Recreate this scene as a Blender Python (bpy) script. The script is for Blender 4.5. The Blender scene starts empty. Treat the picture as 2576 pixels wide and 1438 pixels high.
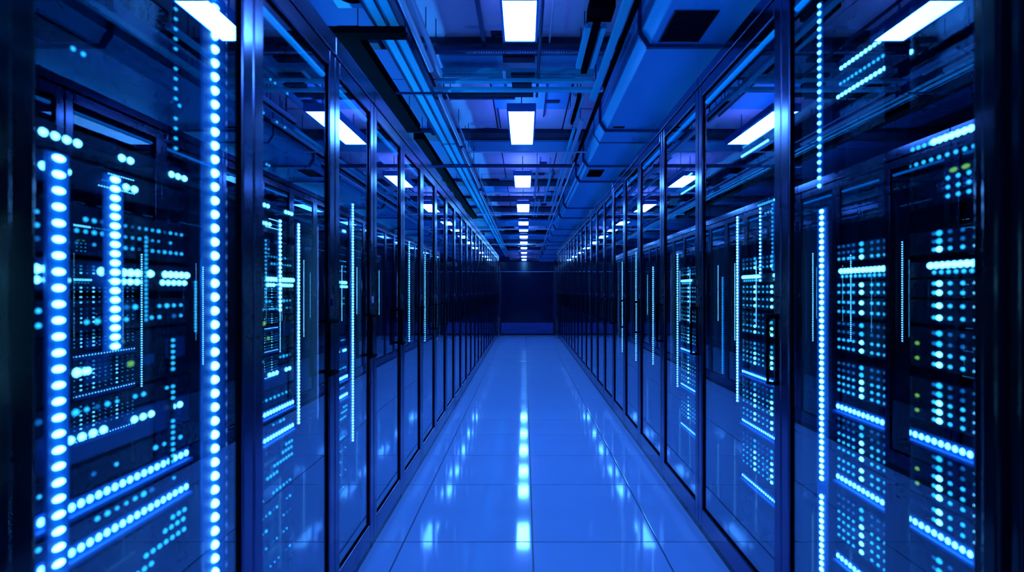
import bpy, bmesh, math, random
from mathutils import Vector, Matrix
random.seed(7)
F, VX, VY, H = 1430.0, 1320.0, 731.0, 1.18      # focal length in px, vanishing point, eye height
XL, XR = 0.69, 0.851                             # distance from the eye line to the two glass fronts
END = 15.07
scn = bpy.context.scene
col = scn.collection
ORD = ['first', 'second', 'third', 'fourth', 'fifth', 'sixth', 'seventh', 'eighth', 'ninth', 'tenth', 'eleventh', 'twelfth',
       'thirteenth', 'fourteenth', 'fifteenth', 'sixteenth', 'seventeenth', 'eighteenth', 'nineteenth', 'twentieth',
       'twenty-first', 'twenty-second', 'twenty-third', 'twenty-fourth', 'twenty-fifth', 'twenty-sixth', 'twenty-seventh', 'twenty-eighth']

# ------------------------------------------------------------------ materials
def mat(name, base, rough=0.5, metal=0.0, emit=None, strength=0.0, spec=0.5, coat=0.0, aniso=0.0, sampling=None, noise=0.0, nscale=30):
    m = bpy.data.materials.new(name); m.use_nodes = True
    nt = m.node_tree; b = nt.nodes['Principled BSDF']
    b.inputs['Base Color'].default_value = (*base, 1)
    b.inputs['Roughness'].default_value = rough
    b.inputs['Metallic'].default_value = metal
    b.inputs['Specular IOR Level'].default_value = spec
    b.inputs['Coat Weight'].default_value = coat
    if aniso: b.inputs['Anisotropic'].default_value = aniso
    if emit:
        b.inputs['Emission Color'].default_value = (*emit, 1)
        b.inputs['Emission Strength'].default_value = strength
        if sampling: m.cycles.emission_sampling = sampling
    if noise:
        tc = nt.nodes.new('ShaderNodeTexCoord'); n = nt.nodes.new('ShaderNodeTexNoise'); n.inputs['Scale'].default_value = nscale
        mp = nt.nodes.new('ShaderNodeMapRange'); mp.inputs['To Min'].default_value = max(0.02, rough - noise); mp.inputs['To Max'].default_value = rough + noise
        nt.links.new(tc.outputs['Object'], n.inputs['Vector']); nt.links.new(n.outputs['Fac'], mp.inputs['Value'])
        nt.links.new(mp.outputs['Result'], b.inputs['Roughness'])
    return m

M = {}
M['floor'] = mat('floor_tile', (0.36, 0.46, 0.86), 0.06, spec=0.5, noise=0.02, nscale=3)
M['seam'] = mat('floor_seam', (0.01, 0.03, 0.12), 0.5)
M['frame'] = mat('frame_metal', (0.13, 0.12, 0.26), 0.17, metal=1.0, noise=0.02, nscale=3)
M['frame_dark'] = mat('frame_dark', (0.008, 0.012, 0.05), 0.25, metal=0.3)
M['carcass'] = mat('carcass_blue', (0.03, 0.08, 0.17), 0.45)
M['black'] = mat('black_plastic', (0.001, 0.001, 0.004), 0.9, spec=0.03)
M['rack'] = mat('rack_metal', (0.006, 0.012, 0.04), 0.3, metal=0.4)
M['server'] = mat('server_front', (0.012, 0.03, 0.09), 0.28, metal=0.5, noise=0.08, nscale=20)
M['server_blue'] = mat('server_bezel', (0.02, 0.10, 0.35), 0.35, metal=0.3)
M['backing'] = mat('led_halo_backing', (0.01, 0.30, 1.0), 0.5)  # azure reflector colour, added around the beads to imitate their halo
M['led'] = mat('led_cyan', (0.2, 0.6, 0.9), 0.4, emit=(0.22, 0.72, 1.0), strength=12, sampling='FRONT')
M['led_bar'] = mat('led_bar_cyan', (0.2, 0.6, 0.9), 0.4, emit=(0.14, 0.62, 1.0), strength=9, sampling='FRONT')
M['led_small'] = mat('led_small', (0.1, 0.4, 0.6), 0.4, emit=(0.02, 0.46, 1.0), strength=2.6, sampling='NONE')
M['led_dim'] = mat('led_dim', (0.1, 0.4, 0.6), 0.4, emit=(0.005, 0.22, 0.75), strength=0.7, sampling='NONE')
M['led_green'] = mat('led_green', (0.2, 0.5, 0.1), 0.4, emit=(0.35, 0.9, 0.10), strength=0.7, sampling='NONE')
M['lamp'] = mat('lamp_diffuser', (0.8, 0.9, 1), 0.5, emit=(0.08, 0.36, 1.0), strength=58, sampling='FRONT')
M['lamp_frame'] = mat('lamp_frame', (0.10, 0.22, 0.8), 0.35)
M['tube'] = mat('light_tube', (0.0, 0.02, 0.1), 0.4, emit=(0.0, 0.24, 1.0), strength=1.5, sampling='FRONT')
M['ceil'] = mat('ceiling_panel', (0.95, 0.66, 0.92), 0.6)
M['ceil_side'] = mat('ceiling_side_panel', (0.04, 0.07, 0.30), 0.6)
M['added_uplight'] = mat('added_uplight_glow', (0.8, 0.9, 1), 0.5, emit=(0.075, 0.20, 1.0), strength=5, sampling='FRONT')  # unseen upward glow added to brighten the ceiling panels
M['ceil_dark'] = mat('ceiling_void', (0.008, 0.01, 0.05), 0.7)
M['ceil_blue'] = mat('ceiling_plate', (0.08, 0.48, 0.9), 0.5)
M['beam'] = mat('beam_dark', (0.02, 0.015, 0.07), 0.6)
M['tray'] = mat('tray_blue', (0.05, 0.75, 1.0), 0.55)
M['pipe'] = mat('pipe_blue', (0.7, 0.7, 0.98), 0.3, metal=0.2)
M['pipe_dark'] = mat('pipe_dark', (0.02, 0.04, 0.16), 0.3, metal=0.4)
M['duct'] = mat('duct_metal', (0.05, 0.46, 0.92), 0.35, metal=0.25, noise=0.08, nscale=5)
M['gloss_black'] = mat('gloss_black', (0.002, 0.003, 0.008), 0.12)
M['wall'] = mat('wall_paint', (0.02, 0.03, 0.12), 0.6)
M['wall_gloss'] = mat('wall_back_gloss', (0.004, 0.008, 0.035), 0.07, spec=0.5)
M['wall_band'] = mat('wall_back_band', (0.012, 0.03, 0.22), 0.5)
M['trim'] = mat('trim_metal', (0.2, 0.4, 0.9), 0.25, metal=0.5)

def glass_mat():
    m = bpy.data.materials.new('coated_glass'); m.use_nodes = True
    nt = m.node_tree; nt.nodes.clear(); N = nt.nodes.new; L = nt.links.new
    out = N('ShaderNodeOutputMaterial')
    tr = N('ShaderNodeBsdfTransparent'); tr.inputs['Color'].default_value = (0.80, 0.93, 0.98, 1)
    gl = N('ShaderNodeBsdfGlossy'); gl.inputs['Roughness'].default_value = 0.0; gl.inputs['Color'].default_value = (0.86, 0.94, 1, 1)
    lw = N('ShaderNodeLayerWeight'); lw.inputs['Blend'].default_value = 0.5
    p = N('ShaderNodeMath'); p.operation = 'POWER'; p.inputs[1].default_value = 2.5
    mr = N('ShaderNodeMapRange'); mr.inputs['To Min'].default_value = 0.03; mr.inputs['To Max'].default_value = 0.96
    mx = N('ShaderNodeMixShader')
    L(lw.outputs['Facing'], p.inputs[0]); L(p.outputs[0], mr.inputs['Value']); L(mr.outputs['Result'], mx.inputs[0])
    L(tr.outputs[0], mx.inputs[1]); L(gl.outputs[0], mx.inputs[2]); L(mx.outputs[0], out.inputs['Surface'])
    return m
M['glass'] = glass_mat()

# ------------------------------------------------------------------ mesh helpers
ORG = {}
class MB:
    def __init__(self): self.v = []; self.f = []; self.mi = []; self.mats = []
    def _m(self, m):
        if m not in self.mats: self.mats.append(m)
        return self.mats.index(m)
    def poly(self, vs, fs, m=None):
        o = len(self.v); self.v += [tuple(p) for p in vs]
        k = self._m(m) if m else 0
        for f in fs: self.f.append([i + o for i in f]); self.mi.append(k)
    def box(self, x0, x1, y0, y1, z0, z1, m=None):
        x0, x1 = sorted((x0, x1)); y0, y1 = sorted((y0, y1)); z0, z1 = sorted((z0, z1))
        self.poly([(x0, y0, z0), (x1, y0, z0), (x1, y1, z0), (x0, y1, z0), (x0, y0, z1), (x1, y0, z1), (x1, y1, z1), (x0, y1, z1)],
                  [(0, 3, 2, 1), (4, 5, 6, 7), (0, 1, 5, 4), (1, 2, 6, 5), (2, 3, 7, 6), (3, 0, 4, 7)], m)
        return self
    def tube(self, a, b, r, n=10, m=None):
        a, b = Vector(a), Vector(b); d = (b - a).normalized()
        u = d.orthogonal().normalized(); w = d.cross(u)
        vs = []
        for c in (a, b):
            for i in range(n):
                t = 2 * math.pi * i / n; vs.append(c + u * (r * math.cos(t)) + w * (r * math.sin(t)))
        fs = [(i, (i + 1) % n, n + (i + 1) % n, n + i) for i in range(n)] + [tuple(range(n))[::-1], tuple(range(n, 2 * n))]
        self.poly(vs, fs, m); return self
    def dome(self, c, s, rx, ry, rz, n=8, rings=2, m=None):
        # rounded bead bulging towards the aisle (s = side sign, so towards -s)
        vs = [(c[0] - s * rx, c[1], c[2])]; fs = []
        for k in range(1, rings + 1):
            a = math.pi / 2 * k / rings
            for i in range(n):
                t = 2 * math.pi * i / n
                vs.append((c[0] - s * rx * math.cos(a), c[1] + ry * math.sin(a) * math.cos(t), c[2] + rz * math.sin(a) * math.sin(t)))
        for i in range(n): fs.append((0, 1 + i, 1 + (i + 1) % n))
        for k in range(rings - 1):
            b0, b1 = 1 + k * n, 1 + (k + 1) * n
            for i in range(n): fs.append((b0 + i, b1 + i, b1 + (i + 1) % n, b0 + (i + 1) % n))
        fs.append(tuple(range(1 + (rings - 1) * n, 1 + rings * n)))
        self.poly(vs, fs, m); return self
    def build(self, name, m=None, parent=None, bevel=0.0, loc=None, smooth=False):
        org = Vector(ORG[parent.name]) if parent else (Vector(loc) if loc else Vector(self.centre()))
        me = bpy.data.meshes.new(name)
        me.from_pydata([tuple(Vector(p) - org) for p in self.v], [], self.f)
        if self.mats:
            for k in self.mats: me.materials.append(M[k])
            me.polygons.foreach_set('material_index', self.mi)
        else: me.materials.append(M[m])
        bm = bmesh.new(); bm.from_mesh(me); bmesh.ops.recalc_face_normals(bm, faces=bm.faces); bm.to_mesh(me); bm.free()
        if smooth: me.polygons.foreach_set('use_smooth', [True] * len(me.polygons))
        me.update()
        o = bpy.data.objects.new(name, me); col.objects.link(o)
        if parent: o.parent = parent
        else: o.location = org
        ORG[o.name] = tuple(org)
        if bevel:
            b = o.modifiers.new('bevel', 'BEVEL'); b.width = bevel; b.segments = 2; b.limit_method = 'ANGLE'
        return o
    def centre(self):
        xs = [p[0] for p in self.v]; ys = [p[1] for p in self.v]; zs = [p[2] for p in self.v]
        return ((min(xs) + max(xs)) / 2, (min(ys) + max(ys)) / 2, min(zs))

def tag(o, label=None, cat=None, group=None, kind=None):
    if label: o['label'] = label
    if cat: o['category'] = cat
    if group: o['group'] = group
    if kind: o['kind'] = kind
    return o
def thing(name, loc, label, cat, group=None):
    o = bpy.data.objects.new(name, None); col.objects.link(o); o.location = loc; o.empty_display_size = 0.05
    ORG[o.name] = tuple(loc)
    return tag(o, label, cat, group)
def struct(o): o['kind'] = 'structure'; return o
def dep(y, h): return F * h / (VY - y)                       # distance of a photo row at height h above the eye
def lat(x, d): return (x - VX) * d / F

# ------------------------------------------------------------------ room shell
b = MB()
fx = [-2.3, -1.769, -1.169, -0.569, 0.037, 0.626, 1.226, 1.826, 2.3]
fd = [-3.0, -2.4, -1.8, -1.2, -0.6, 0.1, 0.7, 1.35, 2.0, 2.674, 3.464, 4.075, 4.673, 5.207, 5.738, 6.20, 6.91, 7.91]
while fd[-1] < 26: fd.append(fd[-1] + 0.8)
g = 0.0032
b.box(-2.4, 2.4, -3.1, 27.3, -0.10, -0.004, 'seam')
for i in range(len(fx) - 1):
    for j in range(len(fd) - 1):
        b.box(fx[i] + g, fx[i + 1] - g, fd[j] + g, fd[j + 1] - g, -0.0035, 0.0, 'floor')
fl = struct(b.build('floor', bevel=0.0012, loc=(0, 0, 0)))

CE = H + 1.42
b = MB(); b.box(-2.4, 2.4, -3.1, 27.3, CE + 0.012, CE + 0.15, 'ceil_dark')
cys = [-3.0]
while cys[-1] < 27: cys.append(cys[-1] + 0.62)
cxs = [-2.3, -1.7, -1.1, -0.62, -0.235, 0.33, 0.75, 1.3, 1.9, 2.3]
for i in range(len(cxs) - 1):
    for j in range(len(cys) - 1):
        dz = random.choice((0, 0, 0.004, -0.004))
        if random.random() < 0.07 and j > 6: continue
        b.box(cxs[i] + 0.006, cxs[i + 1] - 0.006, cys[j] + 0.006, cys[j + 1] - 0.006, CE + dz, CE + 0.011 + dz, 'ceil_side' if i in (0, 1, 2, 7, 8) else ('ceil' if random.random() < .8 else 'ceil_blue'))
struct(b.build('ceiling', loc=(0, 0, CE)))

for s, X, nm, d1 in ((-1, XL, 'wall_left', 0.66), (1, XR, 'wall_right', 0.28)):
    b = MB(); b.box(s * 2.35, s * 2.25, -3, 27.2, 0, CE, 'wall'); b.box(s * X, s * 2.24, -3, d1 - (.0 if s > 0 else 0), 0, 2.1, 'wall')
    struct(b.build(nm, loc=(s * 2.3, 0, 0)))
b = MB(); b.box(-2.3, 2.3, -3.1, -3.0, 0, CE); struct(b.build('wall_front', 'wall', loc=(0, -3, 0)))
b = MB(); b.box(-2.3, 2.3, 27.1, 27.2, 0, CE); struct(b.build('wall_far', 'wall', loc=(0, 27.1, 0)))
# partition that closes the aisle
b = MB()
b.box(-XL + .01, XR - .01, END, END + 0.08, 0.335, H + 0.77, 'wall_gloss')
b.box(-XL + .01, XR - .01, END - 0.004, END + 0.08, 0.05, 0.334, 'wall_band')
struct(b.build('wall_back', loc=(0, END, 0)))
b = MB(); b.box(-XL + .01, XR - .01, END - 0.02, END - 0.005, 0.0, 0.05); struct(b.build('baseboard_back', 'frame_dark', loc=(0, END, 0)))
b = MB(); b.box(-XL + .01, XR - .01, END - 0.02, END - 0.001, H + 0.50, H + 0.512); struct(b.build('trim_1', 'trim', loc=(0, END, H + .5)))
b = MB(); b.box(-XL + .01, -XL + .07, END - 0.03, END - 0.006, 0.05, H + 0.49); struct(b.build('trim_2', 'frame_dark', loc=(-XL, END, 0)))
b = MB(); b.box(XR - .10, XR - .01, END - 0.03, END - 0.006, 0.05, H + 0.49); struct(b.build('trim_3', 'frame_dark', loc=(XR, END, 0)))
ntrim = 3
def beam(y0, y1, h, m, t=0.03, x0=-2.2, x1=2.2):
    global ntrim
    ntrim += 1
    d0, d1 = dep(y0, h), dep(y1, h)
    b = MB(); b.box(x0, x1, d0, d1, H + h, H + h + t)
    struct(b.build('trim_%d' % ntrim, m, bevel=0.002))
beam(108, 125, 1.38, 'beam'); beam(334, 355, 1.385, 'beam'); beam(457, 468, 1.38, 'beam'); beam(499, 507, 1.38, 'beam')
beam(524, 533, 1.38, 'beam'); beam(549, 557, 1.38, 'beam'); beam(584, 590, 1.38, 'beam'); beam(604, 610, 1.38, 'beam'); beam(624, 629, 1.38, 'beam')

# ------------------------------------------------------------------ ceiling lamps
def lamp(d0, d1, w, h, label, x=-0.022):
    t = thing('ceiling_light', (x, (d0 + d1) / 2, H + h), label, 'ceiling light', 'row of flat ceiling lights along the aisle')
    fw = 0.012
    b = MB()
    b.box(x - w / 2 - fw, x - w / 2, d0 - fw, d1 + fw, H + h - .004, H + h + .05); b.box(x + w / 2, x + w / 2 + fw, d0 - fw, d1 + fw, H + h - .004, H + h + .05)
    b.box(x - w / 2, x + w / 2, d0 - fw, d0, H + h - .004, H + h + .05); b.box(x - w / 2, x + w / 2, d1, d1 + fw, H + h - .004, H + h + .05)
    b.box(x - w / 2, x + w / 2, d0, d1, H + h + .02, H + h + .05)
    b.build('housing', 'lamp_frame', t, bevel=0.002)
    b = MB(); b.box(x - w / 2 + .0005, x + w / 2 - .0005, d0 + .0005, d1 - .0005, H + h, H + h + .015); b.build('diffuser', 'lamp', t)
    b = MB(); b.box(x - w / 2 + .01, x + w / 2 - .01, d0 + .01, d1 - .01, H + h + .051, H + h + .056); b.build('added_uplight', 'added_uplight', t)  # glowing slab added on top of the housing as fill for the ceiling
    for yy in (d0 + .08, d1 - .08):
        b = MB(); b.tube((x, yy, H + h + .05), (x, yy, CE + .01), 0.004, 6); b.build('hanger_rod', 'pipe_dark', t)
LD = [(-2.2, -1.4, .17), (-0.5, 0.3, .17), (2.35, 2.73, .14), (3.80, 4.66, .172), (5.92, 6.60, .172), (7.87, 8.67, .17), (9.85, 10.4, .17), (10.95, 11.5, .17),
      (12.4, 13.0, .17), (13.9, 14.5, .17), (15.7, 16.3, .17), (17.6, 18.3, .17), (19.6, 20.4, .17), (21.6, 22.4, .17), (23.7, 24.5, .17)]
for k, (a, c, w) in enumerate(LD):
    if k < 2: lab = 'flat ceiling light out of view overhead, ' + ('behind' if k == 0 else 'above') + ' the photographer'
    elif k == 2: lab = 'short pale cyan ceiling light at the top edge of the picture'
    elif k == 3: lab = 'large white ceiling light hanging past the light blue cross rails'
    else: lab = 'small white ceiling light, %s along the row counted from the camera' % ORD[k - 2]
    lamp(a, c, w, 1.20, lab)

# ------------------------------------------------------------------ server cabinets
def cabinet(s, X, d0, d1, gt, top, k, label, lightbar=True, handle_far=True, sn=.052, sf=.052, black=''):
    t = thing('server_cabinet', (s * X, (d0 + d1) / 2, 0), label, 'server cabinet', 'glass-door cabinets of the %s row' % ('left' if s < 0 else 'right'))
    def bx(b, x0, x1, y0, y1, z0, z1, m=None): b.box(s * (X + x0), s * (X + x1), y0, y1, z0, z1, m)
    g = 0.0025
    y0, y1 = d0 + g, d1 - g
    b = MB(); bx(b, .052, 1.0, y0, y0 + .015, .06, top - .01); bx(b, .052, 1.0, y1 - .015, y1, .06, top - .01)
    bx(b, .99, 1.005, y0, y1, .06, top - .01); bx(b, .052, 1.0, y0, y1, .045, .06); bx(b, .052, 1.0, y0, y1, top - .03, top - .01)
    b.build('carcass', 'carcass', t)
    b = MB(); bx(b, .012, 1.0, y0, y1, 0.0, .04); b.build('plinth', 'frame_dark', t, bevel=.002)
    b = MB(); bx(b, -.004, .05, y0, y1, gt + .062, top); b.build('header', 'frame', t, bevel=.003)
    b = MB()
    bx(b, 0, .045, y0, y0 + sn, .045, gt + .058, 'gloss_black' if 'n' in black else 'frame'); bx(b, 0, .045, y1 - sf, y1, .045, gt + .058, 'gloss_black' if 'f' in black else 'frame')
    bx(b, 0, .045, y0 + sn, y1 - sf, gt, gt + .058, 'frame'); bx(b, 0, .045, y0 + sn, y1 - sf, .045, .135, 'frame')
    dr = b.build('door', None, t, bevel=.004)
    b = MB()
    a0, a1 = y0 + sn, y1 - sf; q = .008
    bx(b, .007, .036, a0, a0 + q, .135, gt); bx(b, .007, .036, a1 - q, a1, .135, gt)
    bx(b, .007, .036, a0 + q, a1 - q, gt - q, gt); bx(b, .007, .036, a0 + q, a1 - q, .135, .135 + q)
    b.build('gasket', 'black', dr, bevel=.001)
    b = MB(); bx(b, .0105, .0123, a0 + q, a1 - q, .135 + q, gt - q); b.build('glass_pane', 'glass', dr)
    # D handle
    b = MB(); z0, z1 = .885, 1.078
    if handle_far:
        hy = y1 - sf - .065; hx = s * (X - .018); he = y1 - sf + .02; hr = .0075
    else:
        hy = y0 + sn + .012; hx = s * (X - .016); he = y0 + sn - .015; hr = .006; z0, z1 = .86, 1.10
    if handle_far is not None:
        b.tube((hx, hy, z0), (hx, hy, z1), hr, 8)
        for zz in (z0 + .006, z1 - .006):
            b.tube((hx, hy, zz), (hx, he, zz), .007, 8); b.tube((hx, he, zz), (s * (X + .002), he, zz), .007, 8)
        tag(b.build('handle', 'black', dr, smooth=False), 'black D-shaped door handle')
        ly = y1 - sf / 2
        b = MB(); bx(b, -.005, 0, ly - .009, ly + .009, 1.125, 1.155); b.build('lock', 'pipe' if (s < 0 and k == 2) else 'pipe_dark', dr, bevel=.002)
    if lightbar:
        b = MB(); b.tube((s * (X + .020), a0 + .015, gt - .035), (s * (X + .020), a1 - .015, gt - .035), .009, 10)
        tag(b.build('light_tube', 'tube', t, smooth=True), 'glowing blue tube under the top rail')
    if k < 9:
        for yy in (y0 + .017, y1 - .037):
            b = MB(); bx(b, .16, .19, yy, yy + .02, .07, top - .04); b.build('rack_rail', 'rack', t)
    return t

def led_strip(s, P, d, z0, z1, n, rz, ry, m, label, group=None, w=.03, rx=None, indiv=False, gaps=(), name='led_strip', backing='backing'):
    t = thing(name, (s * P, d, z0 - rz), label, 'led strip', group)
    b = MB(); b.box(s * P, s * (P + .006), d - w / 2, d + w / 2, z0 - rz * 1.6, z1 + rz * 1.6); b.build('channel', backing, t, bevel=.001)  # plate behind the beads; in blue it is added to give them a halo
    rx = rx or min(rz, ry)
    zs = [z0 + (z1 - z0) * i / (n - 1) for i in range(n)]
    zs = [z for z in zs if not any(a < z < c for a, c in gaps)]
    if indiv:
        pm = None
        for z in zs:
            if pm is None:
                bb = MB(); bb.dome((s * P, d, z), s, rx, ry, rz, 12, 4); o = bb.build('led', m, t, smooth=True); pm = o; pz = z
            else:
                o = pm.copy(); col.objects.link(o); o.parent = t; o.location = (0, 0, z - pz)
    else:
        bb = MB()
        for z in zs: bb.dome((s * P, d, z), s, rx, ry, rz, 8, 2)
        bb.build('leds', m, t, smooth=True)
    return t

def server(s, P, d0, d1, z0, z1, rows, label, front='server', ports=(), group=None):
    """rows: (z, [(d, size, mat)...]); bars have an added blue lip that imitates their halo"""
    t = thing('rack_server', (s * P, (d0 + d1) / 2, z0), label, 'server', group)
    b = MB(); b.box(s * (P + .002), s * (P + .45), d0 + .012, d1 - .012, z0, z1 - .002); b.build('chassis', 'rack', t)
    b = MB(); b.box(s * (P - .006), s * (P + .002), d0, d1, z0, z1 - .002); b.build('faceplate', front, t, bevel=.0015)
    X = P - .006
    byk = {}
    for z, leds, lip in rows:
        if lip:
            lb = MB(); lb.box(s * (X - .012), s * X, d0 + .004, d1 - .004, z - .020, z - .013); lb.box(s * (X - .0015), s * X, d0 + .004, d1 - .004, z - .013, z + .013)
            lb.build('halo_ledge', 'backing', t)
        for (d, r, m, asp) in leds: byk.setdefault(m, MB()).dome((s * X, d, z), s, r * .7, r * asp, r, 8, 2)
    for m, bb in byk.items():
        nm = {'led_bar': 'light_bar', 'led': 'light_bar', 'led_green': 'green_light'}.get(m, 'indicator_lights')
        bb.build(nm, m, t, smooth=True)
    for (a, c, za, zb, m) in ports:
        bb = MB(); bb.box(s * (X - .003), s * X, a, c, za, zb); bb.build('port_panel', m, t, bevel=.001)
    return t

def bar(z, d0, d1, n=18, r=.0075, m='led_bar', asp=1.0): return (z, [(d0 + .015 + (d1 - d0 - .03) * i / (n - 1), r, m, asp) for i in range(n)], True)
def dots(z, d0, d1, n=14, p=.6, r=.0042, m='led_small', asp=1.4, rnd=random):
    out = []; on = True
    for i in range(n):
        if rnd.random() < .25: on = not on
        if on or rnd.random() < p * .35:
            out.append((d0 + .02 + (d1 - d0 - .04) * (i + .5) / n, r * rnd.uniform(.7, 1.25), m if rnd.random() > .25 else 'led_dim', asp))
    return (z, out, False)
def cluster(z, d0, d1, fr, r=.0055, m='led_small', step=.022, asp=1.3):
    out = []
    for a, c in fr:
        d = d0 + (d1 - d0) * a
        while d < d0 + (d1 - d0) * c: out.append((d, r, m, asp)); d += step
    return (z, out, False)
def rgrid(z, cols, r=.0045, dim=False):
    out = []
    for d, big in cols:
        out.append((d, r * (1.5 if big else 1), ('led_small' if not dim else 'led_dim') if not big else ('led_bar' if not dim else 'led_small'), 1.5))
    return (z, out, False)

# left row
Ld = [0.748, 1.448, 2.067, 2.60, 3.22, 3.82]
while Ld[-1] < END - .7: Ld.append(Ld[-1] + .60)
Ld[-1] = END - 0.02
LS = []
for k in range(len(Ld) - 1):
    lab = 'glass-door cabinet, %s of the left row counted from the camera' % ORD[k]
    if k == 0: lab = 'nearest left cabinet, wide pane with the largest glowing cyan dots'
    if k == 1: lab = 'left glass cabinet with a clear black D-shaped handle, behind the thick blurred post'
    cabinet(-1, XL, Ld[k], Ld[k + 1], 1.975, 2.105, k, lab, handle_far=None if k == 0 else True, black='n' if k == 0 else '')
# right row
Rd = [1.046, 1.887, 2.785, 3.53, 4.24, 4.87, 5.50]
while Rd[-1] < END - .7: Rd.append(Rd[-1] + .62)
Rd[-1] = END - 0.02
for k in range(len(Rd) - 1):
    lab = 'glass-door cabinet, %s of the right row counted from the camera' % ORD[k]
    if k == 0: lab = 'nearest full right cabinet with a blurred wall of cyan indicator dots'
    rc = cabinet(1, XR, Rd[k], Rd[k + 1], 2.115, 2.225, k, lab, handle_far=None if k == 0 else False, sn=.03 if k == 0 else .052, black='n' if k == 0 else '')
    if k == 0:
        b = MB(); b.box(.885, .92, 1.355, 1.40, .10, 2.12); b.build('cable_channel', 'black', rc, bevel=.003)

b = MB(); b.box(-XL + .02, -XL - .06, .672, .745, 0, 2.105)
tag(b.build('end_post', 'gloss_black', bevel=.006), 'glossy black end post filling the left edge of the picture', 'post')
b = MB(); b.box(XR - .015, XR + .06, 1.006, 1.043, 0, 2.225)
tag(b.build('end_post', 'gloss_black', bevel=.006), 'glossy black end post near the right edge of the picture', 'post')
cabinet(1, XR, .30, 1.003, 2.115, 2.225, 20, 'dark cabinet cut off by the right edge of the picture', handle_far=None, sf=.025, black='nf')

# servers of the left row
def where(side, k): return 'in the %s %s cabinet' % (ORD[k], side)
kinds_l = [(.16, .27, 'plain'), (.28, .36, 'dots'), (.37, .46, 'two'), (.47, .56, 'two'), (.57, .69, 'clus'), (.70, .736, 'bar'), (.738, .776, 'dots2'),
           (.778, .816, 'bar'), (.818, .868, 'dots'), (.875, .942, 'bright'), (.945, .985, 'dots2'), (.99, 1.10, 'switch'), (1.105, 1.165, 'two'),
           (1.18, 1.237, 'double'), (1.245, 1.335, 'three'), (1.36, 1.412, 'front'), (1.418, 1.465, 'front'), (1.55, 1.63, 'dim'), (1.70, 1.80, 'dim'), (1.82, 1.90, 'dim')]
look = {'plain': 'dark rack server without lights', 'dots': 'rack server with a broken row of cyan dots', 'two': 'rack server with two rows of dots',
        'clus': 'rack server with slanting clusters of dots', 'bar': 'thin server with an unbroken bright cyan bar', 'dots2': 'slim server with scattered cyan dots',
        'bright': 'server with groups of bright beads', 'switch': 'network switch with blue port panels', 'double': 'server with a double bright bar at eye level',
        'three': 'server with three dim dotted rows', 'front': 'slim server with two short bead groups', 'dim': 'dark server with a few stray lights'}
def fill_left(k, P, a, c, seed, full=True):
    rnd = random.Random(seed)
    for j, (z0, z1, kd) in enumerate(kinds_l):
        if not full and kd in ('plain', 'dim'): continue
        zm = (z0 + z1) / 2; rows = []; ports = []
        if kd == 'dots': rows = [dots(zm, a, c, 14, .7, rnd=rnd)]
        elif kd == 'dots2': rows = [dots(zm, a, c, 16, .6, .0046, rnd=rnd)]
        elif kd == 'two': rows = [dots(z0 + .018, a, c, 16, .6, rnd=rnd), dots(z1 - .018, a, c, 16, .7, .0045, rnd=rnd)]
        elif kd == 'clus': rows = [cluster(z0 + .03, a, c, [(.55, .72)]), cluster(z0 + .055, a, c, [(.66, .97)]), cluster(z0 + .08, a, c, [(.80, .97)]), cluster(z0 + .1, a, c, [(.86, .97)])]
        elif kd == 'bar': rows = [bar(zm + .004, a, c, 21, .0078)]
        elif kd == 'bright': rows = [cluster(zm + .01, a, c, [(.16, .44), (.58, .72), (.86, .97)], .0068, 'led_bar', .026)]
        elif kd == 'switch':
            rows = [cluster(zm - .01, a, c, [(.25, .33)], .008, 'led_bar', .022, 1.2), (zm - .012, [(a + .25, .006, 'led_green', 1.6)], False), (zm + .035, [(a + .22, .007, 'led_green', 1.4)], False)]
            ports = [(a + .13, a + .19, zm - .035, zm + .012, 'server_blue'), (a + .36, a + .43, zm - .015, zm + .03, 'server_blue'), (a + .13, a + .18, zm + .03, zm + .045, 'server_blue'), (a + .28, a + .32, zm - .02, zm + .0, 'server_blue')]
        elif kd == 'double': rows = [cluster(z0 + .018, a, c, [(.02, .2), (.42, .66), (.78, 1)], .006, 'led_bar', .02), cluster(z0 + .036, a, c, [(.02, .12), (.38, .72), (.8, .98)], .0075, 'led_bar', .02)]
        elif kd == 'three': rows = [dots(z0 + .02 + .022 * q, a, c, 20, .5, .003, rnd=rnd) for q in range(3)]
        elif kd == 'front': rows = [cluster(zm, a, c, [(.04, .24), (.42, .62)] if j % 2 else [(.04, .26), (.5, .56), (.85, .96)], .0066, 'led_bar', .024)]
        elif kd == 'dim': rows = [(z0 + rnd.uniform(.01, .07), [(a + rnd.uniform(.03, c - a - .03), .004, 'led_small', 1.2) for _ in range(4)], False)]
        nth = sum(1 for q in kinds_l[:j + 1] if q[2] == kd); tot = sum(1 for q in kinds_l if q[2] == kd)
        lab = look[kd] + (', ' + ('lowest' if nth == 1 else ('topmost' if nth == tot else '%s from below' % ORD[nth - 1])) if tot > 1 else '') + ', ' + where('left', k)
        server(-1, P, a, c, z0, z1, rows, lab, 'server' if kd not in ('bright',) else 'server_blue', ports, 'servers in the left cabinets')
fill_left(0, .80, .895, 1.345, 11)
fill_left(1, .80, 1.51, 1.955, 12)
fill_left(2, .80, 2.13, 2.55, 13, False)
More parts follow.
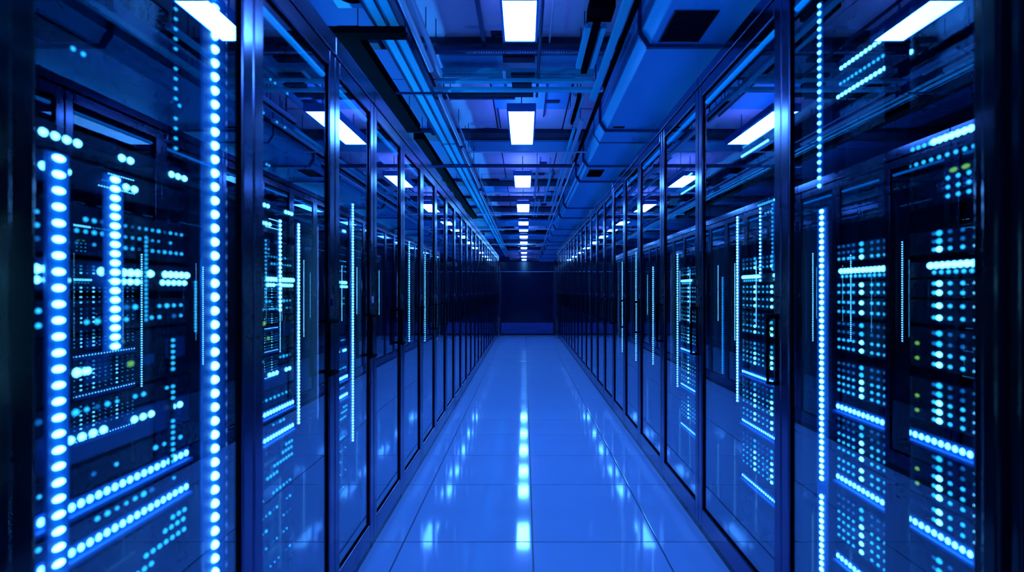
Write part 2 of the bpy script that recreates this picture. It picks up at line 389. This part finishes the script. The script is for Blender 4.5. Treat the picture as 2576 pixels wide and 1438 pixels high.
# vertical led strips of the left row
led_strip(-1, .752, 1.376, .10, 1.93, 56, .0100, .0112, 'led', 'tallest brightest cyan led strip of big round beads behind the nearest left pane', w=.095, rx=.011, indiv=True)
led_strip(-1, .775, .945, .70, 1.40, 27, .0052, .012, 'led', 'thick led strip of flat beads at the outer side of the nearest left rack', w=.045, rx=.006, indiv=True)
led_strip(-1, .775, 1.075, 1.075, 1.39, 19, .0050, .011, 'led', 'short thick led strip ending halfway down the nearest left rack', w=.045, rx=.006, indiv=True)
led_strip(-1, .785, 1.178, 1.12, 1.29, 20, .0026, .0035, 'led_small', 'fine dotted led strip in the middle of the nearest left rack', w=.010, backing='rack')
led_strip(-1, .785, 1.355, 1.085, 1.20, 16, .0026, .0035, 'led_small', 'very short dotted led strip beside the tall bright one, nearest left rack', w=.010, backing='rack')
led_strip(-1, .785, 1.268, .80, 1.07, 22, .0036, .006, 'led_small', 'low broken led strip over the lower servers of the nearest left rack', w=.012, backing='rack', gaps=((.9, .93), (.98, 1.0)))
led_strip(-1, .785, 1.278, 1.50, 1.88, 18, .0034, .006, 'led_small', 'faint high broken led strip in the top of the nearest left rack', w=.010, backing='rack', gaps=((1.57, 1.6), (1.68, 1.72)))
led_strip(-1, .79, 1.985, .72, 1.41, 62, .0045, .0055, 'led', 'dotted led strip at the far side of the second left cabinet', w=.016, indiv=True)
led_strip(-1, .775, 1.80, 1.12, 1.40, 22, .0045, .0055, 'led', 'shorter dotted led strip hanging mid-rack in the second left cabinet', w=.014, indiv=True)
led_strip(-1, .775, 1.70, 1.15, 1.33, 16, .0030, .0040, 'led_small', 'small faint led strip beside the post in the second left cabinet', w=.010, backing='rack')
led_strip(-1, .76, 2.512, .52, 1.56, 84, .0048, .006, 'led', 'long brilliant led strip behind the third left glass door', w=.045, indiv=True)
led_strip(-1, .775, 2.34, 1.13, 1.34, 22, .0030, .0040, 'led_small', 'little led strip left of the brilliant one in the third left cabinet', w=.010, backing='rack')
for k, (d, z0, z1) in enumerate([(3.74, .85, 1.5), (4.33, .80, 1.45), (4.9, .75, 1.5), (5.5, .7, 1.40), (6.1, .8, 1.5), (6.72, .6, 1.5), (7.3, .8, 1.5), (7.9, .8, 1.4), (8.55, .7, 1.5), (9.1, .7, 1.5), (10.3, .7, 1.5), (11.5, .7, 1.5)]):
    kk = max(i for i in range(len(Ld) - 1) if Ld[i] <= d)
    led_strip(-1, .76, d, z0, z1, int((z1 - z0) / .0145), .0052, .006, 'led', 'thin cyan led strip glimpsed behind the %s left glass door' % ORD[kk], w=.02, indiv=False)

# servers of the right row
kinds_r = [(.20, .30, 'plain'), (.36, .41, 'bar'), (.44, .58, 'grid'), (.602, .642, 'bar'), (.644, .69, 'grid'), (.70, .81, 'grid'), (.813, .85, 'bar'), (.875, .975, 'grid'), (1.0, 1.095, 'grid'),
           (1.105, 1.16, 'grid'), (1.165, 1.207, 'grid'), (1.212, 1.25, 'double'), (1.265, 1.32, 'grid'), (1.375, 1.455, 'half'), (1.465, 1.50, 'half2'), (1.503, 1.54, 'half3'), (1.62, 1.72, 'plain'), (1.74, 1.87, 'slope')]
lookr = {'plain': 'dark server without lights', 'bar': 'thin server with an unbroken bright cyan bar', 'grid': 'server with even grid of cyan dots',
         'double': 'server with the brightest double bar at eye level', 'half': 'server with a small block of lights and green dashes', 'half2': 'slim server with a faint bar',
         'half3': 'slim server with a half-length bright bar', 'slope': 'top server with three rows of cyan beads'}
def fill_right(k, P, a, c, seed, full=True, split=True):
    rnd = random.Random(seed); L = c - a
    cols = [(c - .02 - .03 * i, False) for i in range(4)]
    cols = [(c - L * q, bg) for q, bg in [(.03, 0), (.075, 0), (.12, 0), (.165, 0), (.235, 1), (.32, 0), (.37, 0), (.42, 0), (.49, 1), (.74, 0), (.77, 1), (.83, 0), (.895, 0), (.965, 1)]]
    if not split: cols = [(c - L * (.05 + .09 * i), i in (3, 7, 9)) for i in range(11)]
    for j, (z0, z1, kd) in enumerate(kinds_r):
        if not full and kd in ('plain', 'half2'): continue
        zm = (z0 + z1) / 2; rows = []; ports = []
        if kd == 'bar': rows = [bar(zm + .004, a, c, 26 if split else 22, .0080 if split else .006)]
        elif kd == 'grid':
            nr = max(2, round((z1 - z0) / .022)); 
            rows = [rgrid(z0 + (z1 - z0) * (q + .5) / nr, cols, .0042, dim=(nr > 2 and q >= nr - 2)) for q in range(nr)]
            if nr > 3: rows.append((z0 + .02, [(a + L * .36, .0045, 'led_green', 1.6)], False)); rows.append((z0 + .055, [(a + L * .36, .0045, 'led_green', 1.6)], False))
        elif kd == 'double':
            rows = [cluster(z0 + .010, a, c, [(.02, .28), (.58, .96)], .0045, 'led_small', .022), cluster(z0 + .026, a, c, [(.02, .3), (.56, .98)], .0078, 'led_bar', .018)]
        elif kd == 'half': rows = [cluster(z0 + .015 + .02 * q, a, c, [(.02, .22)], .0045, 'led_small', .03) for q in range(3)] + [(z1 - .01, [(a + .05, .005, 'led_green', 2.4), (a + .085, .005, 'led_green', 2.4)], False)]
        elif kd == 'half2': rows = [cluster(zm, a, c, [(.05, .5)], .0045, 'led_small', .025)]
        elif kd == 'half3': rows = [cluster(zm, a, c, [(.0, .26)], .0075, 'led_bar', .018), cluster(zm, a, c, [(.28, .6)], .005, 'led_small', .02)]
        elif kd == 'slope': rows = [cluster(z0 + .02, a, c, [(.4, 1)], .0058, 'led_bar', .02), cluster(z0 + .055, a, c, [(.45, .98)], .0045, 'led_small', .02), cluster(z0 + .10, a, c, [(.55, .98)], .0058, 'led_bar', .02)]
        nth = sum(1 for q in kinds_r[:j + 1] if q[2] == kd); tot = sum(1 for q in kinds_r if q[2] == kd)
        lab = lookr[kd] + (', ' + ('lowest' if nth == 1 else ('topmost' if nth == tot else '%s from below' % ORD[nth - 1])) if tot > 1 else '') + ', ' + where('right', k)
        server(1, P, a, c, z0, z1, rows, lab, 'server', ports, 'servers in the right cabinets')
fill_right(0, .945, 1.16, 1.715, 21)
fill_right(1, .945, 2.02, 2.46, 22, split=False)
fill_right(2, .945, 2.93, 3.42, 23, False, split=False)
fill_right(5, .945, 4.97, 5.40, 25, False, split=False)
led_strip(1, .90, 1.722, .30, 1.42, 62, .0062, .009, 'led', 'longest bead led strip behind the nearest right pane', w=.055, rx=.006, indiv=True, gaps=((.575, .60),))
led_strip(1, .90, 1.735, 1.50, 2.05, 24, .0058, .008, 'led_bar', 'upper led strip of widely spaced beads over the longest one, nearest right pane', w=.02, rx=.006, indiv=True)
led_strip(1, .91, 1.03 - .06, .90, 1.35, 20, .006, .010, 'led', 'led strip of flat beads at the very right edge of the picture', w=.03, indiv=True)
led_strip(1, .93, 2.485, .70, 1.50, 64, .0046, .006, 'led', 'bright dotted led strip in the middle of the second right cabinet', w=.020, indiv=True)
led_strip(1, .915, 2.63, .80, 1.24, 46, .0036, .0045, 'led_small', 'finely dotted led strip near the post in the second right cabinet', w=.012)
led_strip(1, .93, 3.46, .60, 1.40, 56, .0048, .006, 'led', 'dotted led strip at the far side of the third right cabinet', w=.018, indiv=True)
led_strip(1, .92, 2.22, 1.22, 1.50, 20, .0040, .005, 'led', 'short led strip above the bright bar in the second right cabinet', w=.012)
led_strip(1, .92, 2.11, 1.26, 1.50, 16, .0040, .005, 'led_small', 'shorter led strip next to the thick post in the second right cabinet', w=.012)
for k, (d, z0, z1) in enumerate([(4.12, .65, 1.35), (4.75, .6, 1.5), (5.42, .6, 1.45), (6.0, .7, 1.5), (6.65, .7, 1.4), (7.25, .8, 1.5), (7.9, .8, 1.5), (9.1, .8, 1.5), (10.4, .7, 1.5), (11.7, .8, 1.5)]):
    kk = max(i for i in range(len(Rd) - 1) if Rd[i] <= d)
    led_strip(1, .93, d, z0, z1, int((z1 - z0) / .0145), .0052, .006, 'led', 'thin cyan led strip glimpsed behind the %s right glass door' % ORD[kk], w=.02, indiv=False)

# ------------------------------------------------------------------ overhead services
def cross(name, x0, x1, y0, y1, h, t, m, label, cat, round_=False, group=None):
    d0, d1 = dep(y0, h), dep(y1, h); dm = (d0 + d1) / 2
    b = MB()
    if round_:
        dm = dep((y0 + y1) / 2, h); rr = (y1 - y0) * dm / F / 2
        b.tube((lat(x0, dm), dm, H + h + rr), (lat(x1, dm), dm, H + h + rr), rr, 14)
    else: b.box(lat(x0, dm), lat(x1, dm), d0, d1, H + h, H + h + t)
    o = tag(b.build(name, m, bevel=0 if round_ else .002, smooth=False), label, cat, group)
    return o
cross('perforated_strut', 1092, 1525, 126, 137, 1.33, .02, 'pipe_dark', 'dark perforated strut crossing under the first ceiling beam', 'strut')
cross('ceiling_plate', 1110, 1495, 183, 195, 1.30, .03, 'tray', 'bright blue plate above the two light cross rails', 'plate')
cross('cross_rail', 1098, 1492, 204, 211, 1.25, .02, 'tray', 'upper light blue cross rail before the large white ceiling light', 'rail')
cross('cross_rail', 1085, 1517, 226, 233, 1.225, .02, 'tray', 'lower longer light blue cross rail before the large white ceiling light', 'rail')
cross('cable_box', 1112, 1342, 236, 245, 1.25, .03, 'beam', 'long dark cable box just behind the light blue cross rails', 'box')
cross('cross_rail', 1095, 1296, 247, 251, 1.22, .01, 'pipe_dark', 'thin dark cross rail below the long dark cable box', 'rail')
cross('junction_box', 1265, 1345, 145, 158, 1.35, .0215, 'beam', 'flat dark junction box on blue ceiling plate behind the first light', 'box')
cross('junction_box', 1286, 1345, 190, 200, 1.27, .02, 'beam', 'upper small dark junction box between the light cross rails', 'box')
cross('junction_box', 1288, 1338, 213, 222, 1.235, .02, 'beam', 'lower small dark junction box between the light cross rails', 'box')
cross('rail_spacer', 1266, 1274, 180, 224, 1.262, .01, 'pipe', 'short pale spacer bar joining the light blue cross rails', 'bar')
cross('ceiling_plate', 1110, 1520, 141, 180, 1.37, .02, 'ceil_blue', 'wide mid blue ceiling plate behind the perforated strut', 'plate')
cross('ceiling_plate', 1172, 1455, 357, 380, 1.36, .02, 'ceil_blue', 'blue ceiling plate directly behind the large white ceiling light', 'plate')
cross('cross_conduit', 1172, 1475, 382, 386, 1.22, .02, 'pipe', 'thin pale conduit crossing just behind the large white ceiling light', 'pipe', True)
cross('cross_pipe', 995, 1115, 234, 240, 1.12, .02, 'pipe_dark', 'short dark pipe crossing over the cable tray at left', 'pipe', True)
cross('cross_pipe', 1085, 1457, 417, 426, 1.16, .02, 'pipe_dark', 'long dark round pipe crossing before the third ceiling light', 'pipe', True)
cross('cross_pipe', 1207, 1385, 485, 490, 1.19, .02, 'pipe', 'bright blue pipe crossing between the third and fourth ceiling lights', 'pipe', True)
cross('cross_pipe', 1200, 1400, 538, 543, 1.17, .02, 'pipe', 'blue pipe crossing right behind the fourth ceiling light', 'pipe', True)
cross('cross_pipe', 1200, 1395, 576, 579, 1.15, .02, 'pipe', 'thin blue pipe crossing near the sixth ceiling light', 'pipe', True)
cross('ceiling_plate', 1240, 1408, 559, 568, 1.24, .04, 'ceil_blue', 'blue cross plate beside the fifth ceiling light', 'plate')
cross('ceiling_plate', 1250, 1400, 594, 602, 1.24, .04, 'ceil_blue', 'blue cross plate beside the seventh ceiling light', 'plate')
cross('cross_pipe', 1235, 1380, 614, 617, 1.15, .02, 'pipe', 'most distant thin pipe crossing the ceiling near the dark end', 'pipe', True)
cross('mounting_bracket', 830, 1020, 82, 101, 1.13, .03, 'black', 'wide black mounting bracket under the cable tray, top left of the aisle', 'bracket')
cross('ceiling_panel_box', 1480, 1543, 17, 56, 1.28, .05, 'black', 'square black box above the twin hanging channels', 'box')
def along(name, r0, h, w, d0, d1, m, label, cat, round_=False, t=.025, r1=None, group=None):
    x = r0 * h; b = MB()
    if round_: b.tube((x, d0, H + h + w / 2), (x, d1, H + h + w / 2), w / 2, 14)
    else: b.box(x - w / 2, x + w / 2, d0, d1, H + h, H + h + t)
    o = tag(b.build(name, m, bevel=0 if round_ else .002, smooth=False), label, cat, group)
    zt = H + h + (w / 2 if round_ else t / 2)
    for k in range(max(2, int((d1 - d0) / 1.5))):
        yy = d0 + .16 + (d1 - d0 - .32) * k / (max(2, int((d1 - d0) / 1.5)) - 1)
        q = MB(); q.tube((x, yy, zt), (x, yy, CE + .005), .003, 6); q.build('hanger_rod', 'pipe_dark', o)
    return o
along('conduit', .062, 1.262, .018, 2.2, 3.72, 'pipe_dark', 'dark conduit running beside the first short ceiling light', 'conduit', True)
along('conduit', .10, 1.38, .010, 2.2, 3.3, 'pipe', 'thin pale conduit at right of the first short ceiling light', 'conduit', True)
along('ceiling_strut', -.165, 1.36, .022, 1.9, 3.25, 'pipe_dark', 'dark strut crossing the nearest ceiling panels', 'strut')
along('channel_rail', .242, 1.255, .03, 2.72, 3.22, 'tray', 'inner channel rail of the pair below the square black box', 'rail')
along('channel_rail', .302, 1.255, .026, 2.72, 3.22, 'tray', 'outer channel rail of the pair below the square black box', 'rail')
along('cable_raceway', .272, 1.25, .034, 2.66, 3.28, 'black', 'black cable raceway between the two short channel rails', 'cable raceway')
along('channel_rail', .262, 1.27, .02, 3.72, 4.3, 'pipe', 'short pale channel rail at right of the large white light', 'rail')
along('cable_raceway', .283, 1.27, .02, 3.72, 4.35, 'black', 'short black cable raceway at right of the large white light', 'cable raceway')
along('channel_rail', .30, 1.27, .014, 3.72, 4.3, 'tray', 'narrow blue channel rail outside the short black cable raceway', 'rail')
along('long_channel', .358, 1.20, .036, 1.2, 3.6, 'tray', 'long light blue channel between ceiling panels and air duct', 'channel')
along('long_channel', .342, 1.22, .026, 4.1, 9.8, 'pipe', 'farther continuation of the light blue channel next to the duct', 'channel')
along('cable_raceway', .393, 1.24, .022, 1.2, 9.0, 'black', 'long black cable raceway right beside the air duct', 'cable raceway')
along('long_channel', .308, 1.24, .018, 4.4, 8.2, 'tray', 'slim blue channel at the inner side of the duct', 'channel')
along('channel_rail', .105, 1.215, .03, 5.66, 7.5, 'pipe', 'single pale channel rail right of the third ceiling light', 'rail')
along('channel_rail', .12, 1.215, .012, 7.7, 9.4, 'tray', 'thin channel rail right of the fourth ceiling light', 'rail')
along('channel_rail', .16, 1.215, .012, 7.7, 9.4, 'tray', 'second thin channel rail right of the fourth ceiling light', 'rail')
along('channel_rail', .225, 1.22, .018, 5.9, 7.9, 'tray', 'blue channel rail midway between third light and the duct', 'rail')
along('pipe', -.43, 1.15, .026, 1.2, 3.0, 'pipe', 'pale round pipe hugging the left cable tray, nearest section', 'pipe', True)
along('pipe', -.392, 1.18, .026, 1.2, 3.12, 'pipe', 'bright blue round pipe inside of the pale one, nearest section', 'pipe', True)
along('pipe', -.44, 1.17, .026, 3.45, 4.6, 'pipe', 'round pipe beside the left tray next to the large white light', 'pipe', True)
along('pipe', -.40, 1.20, .012, 3.5, 5.0, 'pipe', 'slender pipe inside the left round pipe near the large white light', 'pipe', True)
along('pipe', -.44, 1.17, .028, 4.75, 6.5, 'pipe', 'round pipe beside the left tray next to the third light', 'pipe', True)
along('pipe', -.45, 1.17, .030, 6.8, 12.0, 'pipe', 'long round pipe along the left tray beyond the fourth light', 'pipe', True)
along('pipe', -.40, 1.20, .014, 5.2, 11.0, 'pipe', 'slender long pipe left of the distant ceiling lights', 'pipe', True)
along('pipe', -.45, 1.17, .030, 12.2, 22.0, 'pipe', 'most distant round pipe running toward the dark end', 'pipe', True)
along('pipe', .39, 1.16, .018, 5.2, 12.0, 'pipe', 'slim round pipe along the inner side of the duct', 'pipe', True)
along('pipe', .40, 1.16, .022, 12.2, 22.0, 'pipe', 'distant round pipe ending beside the far duct', 'pipe', True)
# conduits hung in the left recess
along('cable_raceway', -.70, 1.20, .10, 2.7, 4.3, 'black', 'broad black cable raceway over the left cabinet tops, near part', 'cable raceway', t=.06)
along('cable_raceway', -.70, 1.20, .08, 4.5, 9.5, 'black', 'dark cable raceway continuing above the left cabinet tops', 'cable raceway', t=.05)
# cable tray left: segments
segs = [(1.2, 2.62), (2.66, 3.45), (3.47, 4.6), (4.64, 6.1), (6.14, 8.0), (8.04, 10.2), (10.24, 13), (13.04, 16), (16.04, 20)]
for k, (a, c) in enumerate(segs):
    h = 1.19
    t = thing('cable_tray', (-.515 * h, (a + c) / 2, H + h), 'bright blue double cable tray, %s section from the camera' % ORD[k], 'cable tray', 'sections of the left cable tray')
    xs = (-.565 * h, -.520 * h, -.516 * h, -.472 * h)
    for x0, x1 in ((xs[0], xs[1]), (xs[2], xs[3])):
        b = MB(); b.box(x0 + .003, x1 - .002, a, c, H + h, H + h + .006); b.build('plate', 'tray', t)
    for x in (xs[0] - .004, (xs[1] + xs[2]) / 2 - .003, xs[3]):
        b = MB(); b.box(x, x + .006, a, c, H + h - .006, H + h + .05); b.build('side_rail', 'pipe_dark', t)
    for i in range(int((c - a) / .8) + 1):
        y = a + .1 + i * .8
        if y < c: b = MB(); b.tube((-.615, y, H + h + .04), (-.615, y, CE), .004, 6); b.build('hanger_rod', 'pipe_dark', t)
# duct
t = thing('air_duct', (.8, 10, H + 1.15), 'large light blue rectangular air duct with chamfered edge and dark grilles', 'air duct')
h0, h1, xa, xb, xc = 1.15, 1.40, .545, .585, 1.18
prof = [(xb, H + h0), (xc - .04, H + h0), (xc, H + h0 + .04), (xc, H + h1), (xa, H + h1), (xa, H + h0 + .06)]
def extr(pr, a, c):
    b = MB(); n = len(pr)
    b.poly([(x, a, z) for x, z in pr] + [(x, c, z) for x, z in pr], [(i, (i + 1) % n, n + (i + 1) % n, n + i) for i in range(n)] + [tuple(range(n)), tuple(range(n, 2 * n))])
    return b
cuts = [0.6, 2.66, 4.06, 4.37, 5.22, 5.96, 7.87, 8.94, 10.6, 11.8, 13.3, 14.4, 15.8, 18.0, 20.0, 22.5]
def grow(pr, g): return [(x + (g if x > .9 else -g), z + (-g if z < H + 1.3 else 0)) for x, z in pr]
for i in range(len(cuts) - 1):
    g = .012 if i == 2 else 0
    extr(grow(prof, g), cuts[i] + .002, cuts[i + 1] - .002).build('duct_section', 'duct', t, bevel=.004)
for i, c in enumerate(cuts[1:-1]):
    gg = .016
    extr(grow(prof, gg), c - .011, c + .011).build('flange', 'pipe_dark', t, bevel=.002)
for (x0, x1, a, c) in ((.615, .80, 2.33, 2.62), (.615, .76, 5.40, 5.72), (.62, .70, 3.98, 4.0)):
    b = MB(); b.box(x0, x1, a, c, H + h0 - .006, H + h0 + .001, 'frame_dark')
    n = int((c - a) / .02)
    for i in range(n): b.box(x0 + .006, x1 - .006, a + .005 + i * .02, a + .011 + i * .02, H + h0 - .009, H + h0 - .006, 'black')
    b.build('grille' if x1 > .72 else 'access_slot', None, t)

# perforations of the strut, a ceiling loudspeaker and the pump-like box over the near tray
b = MB()
d0, d1 = dep(130, 1.33), dep(133, 1.33)
for i in range(64): b.box(-.325 + i * .0135, -.318 + i * .0135, d0, d1, H + 1.3275, H + 1.3298)
st = bpy.data.objects['perforated_strut']; b.build('slots', 'pipe', st)
t = thing('ceiling_speaker', (-.80, 2.62, H + 1.36), 'square blue ceiling loudspeaker with dark round cone above the left cabinets', 'loudspeaker')
b = MB(); b.box(-.90, -.70, 2.50, 2.74, H + 1.36, CE + .005); b.build('housing', 'ceil_blue', t, bevel=.004)
b = MB(); b.tube((-.80, 2.62, H + 1.352), (-.80, 2.62, H + 1.362), .06, 24); b.build('cone', 'black', t)
# small fittings on the ceiling
rnd = random.Random(5)
n = 0
def fit(name, x, y, w, l, hh, m, label, cat, group):
    b = MB(); b.box(x - w / 2, x + w / 2, y - l / 2, y + l / 2, CE - hh, CE + .006)
    tag(b.build(name, m, bevel=.002), label, cat, group)
for i in range(16):
    y = 4.6 + i * 1.0 + rnd.uniform(-.1, .1)
    fit('junction_box', rnd.choice((-1.02, -.715)), y, rnd.uniform(.08, .13), rnd.uniform(.1, .25), rnd.uniform(.05, .15), rnd.choice(['black', 'beam', 'ceil_side']),
        'dark junction box in the shadowed recess above the left cabinet tops', 'junction box', 'junction boxes above the left row')
for i in range(26):
    y = 3.1 + i * .62 + rnd.uniform(-.1, .1); x = rnd.choice([rnd.uniform(-.40, -.12), rnd.uniform(.12, .38)])
    fit('ceiling_box', x, y, rnd.uniform(.05, .16), rnd.uniform(.03, .10), rnd.uniform(.01, .03), rnd.choice(['beam', 'pipe_dark']),
        'small flat dark box fixed to the ceiling panels beside the lights', 'box', 'small dark boxes on the ceiling')
for i in range(30):
    y = 2.5 + i * .7 + rnd.uniform(-.2, .2); x = rnd.uniform(-.42, .42)
    if abs(x + .02) < .12: x += .2
    L_ = rnd.uniform(.2, .9)
    b = MB(); b.box(x - .005, x + .005, y, y + L_, CE - .014, CE + .006)
    tag(b.build('thin_batten', rnd.choice(['pipe_dark', 'beam', 'pipe']), bevel=0), 'thin batten line running along the ceiling panels', 'batten', 'thin battens along the ceiling')
for i in range(22):
    y = 3.0 + i * .85 + rnd.uniform(-.2, .2); x = rnd.uniform(-.5, .25); L_ = rnd.uniform(.15, .5)
    b = MB(); b.box(x, x + L_, y, y + .014, CE - .022, CE + .006)
    tag(b.build('cross_batten', rnd.choice(['pipe_dark', 'pipe', 'tray']), bevel=0), 'thin batten crossing the ceiling panels', 'batten', 'thin battens across the ceiling')

# fill lights added unseen on the cabinet tops to brighten the trays and the duct
def batten(s, x, z, d0, d1, label):
    t = thing('added_fill_light', (s * x, (d0 + d1) / 2, z), label, 'added fill light', 'added blue fill lights on the cabinet tops')
    b = MB(); b.box(s * (x - .02), s * (x + .02), d0, d1, z, z + .02); b.build('housing', 'frame_dark', t)
    b = MB(); b.box(s * (x - .014), s * (x + .014), d0 + .01, d1 - .01, z + .0205, z + .032); b.build('tube', 'batten', t)
M['batten'] = mat('added_fill_tube', (0.1, 0.3, 0.8), 0.4, emit=(0.02, 0.34, 1.0), strength=62, sampling='FRONT')
for k in range(9):
    a = .8 + k * 1.9
    if a + 1.6 < 17:
        batten(-1, XL + .38, 2.105 - .008, a, a + 1.6, 'added blue fill light lying on the left cabinet tops, hidden behind their headers')
        batten(1, XR + .55, 2.225 - .008, a, a + 1.6, 'added blue fill light lying on the right cabinet tops, hidden behind their headers')

# ------------------------------------------------------------------ world, camera, settings
w = bpy.data.worlds.new('world'); scn.world = w; w.use_nodes = True
w.node_tree.nodes['Background'].inputs['Color'].default_value = (0.0, 0.02, 0.10, 1)
w.node_tree.nodes['Background'].inputs['Strength'].default_value = 0.2
cam = bpy.data.cameras.new('camera'); co = bpy.data.objects.new('camera', cam); col.objects.link(co)
co.location = (0, 0, H); co.rotation_euler = (math.radians(90), 0, 0)
cam.sensor_width = 36; cam.lens = F / 2576 * 36
cam.shift_x = -(VX - 1288) / 2576; cam.shift_y = (VY - 719) / 2576
cam.clip_start = .01
cam.dof.use_dof = True; cam.dof.focus_distance = 5.5; cam.dof.aperture_fstop = (cam.lens / 1000) / 0.0082
scn.camera = co
vs = scn.view_settings
vs.view_transform = 'Standard'; vs.look = 'None'; vs.gamma = 1; vs.exposure = 0.0; vs.use_curve_mapping = False
cy = scn.cycles
cy.max_bounces = 10; cy.diffuse_bounces = 2; cy.glossy_bounces = 8; cy.transmission_bounces = 6; cy.transparent_max_bounces = 24
cy.use_adaptive_sampling = True; cy.adaptive_threshold = 0.10; cy.adaptive_min_samples = 12
cy.use_denoising = True; cy.use_light_tree = True; cy.caustics_reflective = True; cy.caustics_refractive = True
cy.sample_clamp_indirect = 6.0; cy.blur_glossy = 0.1
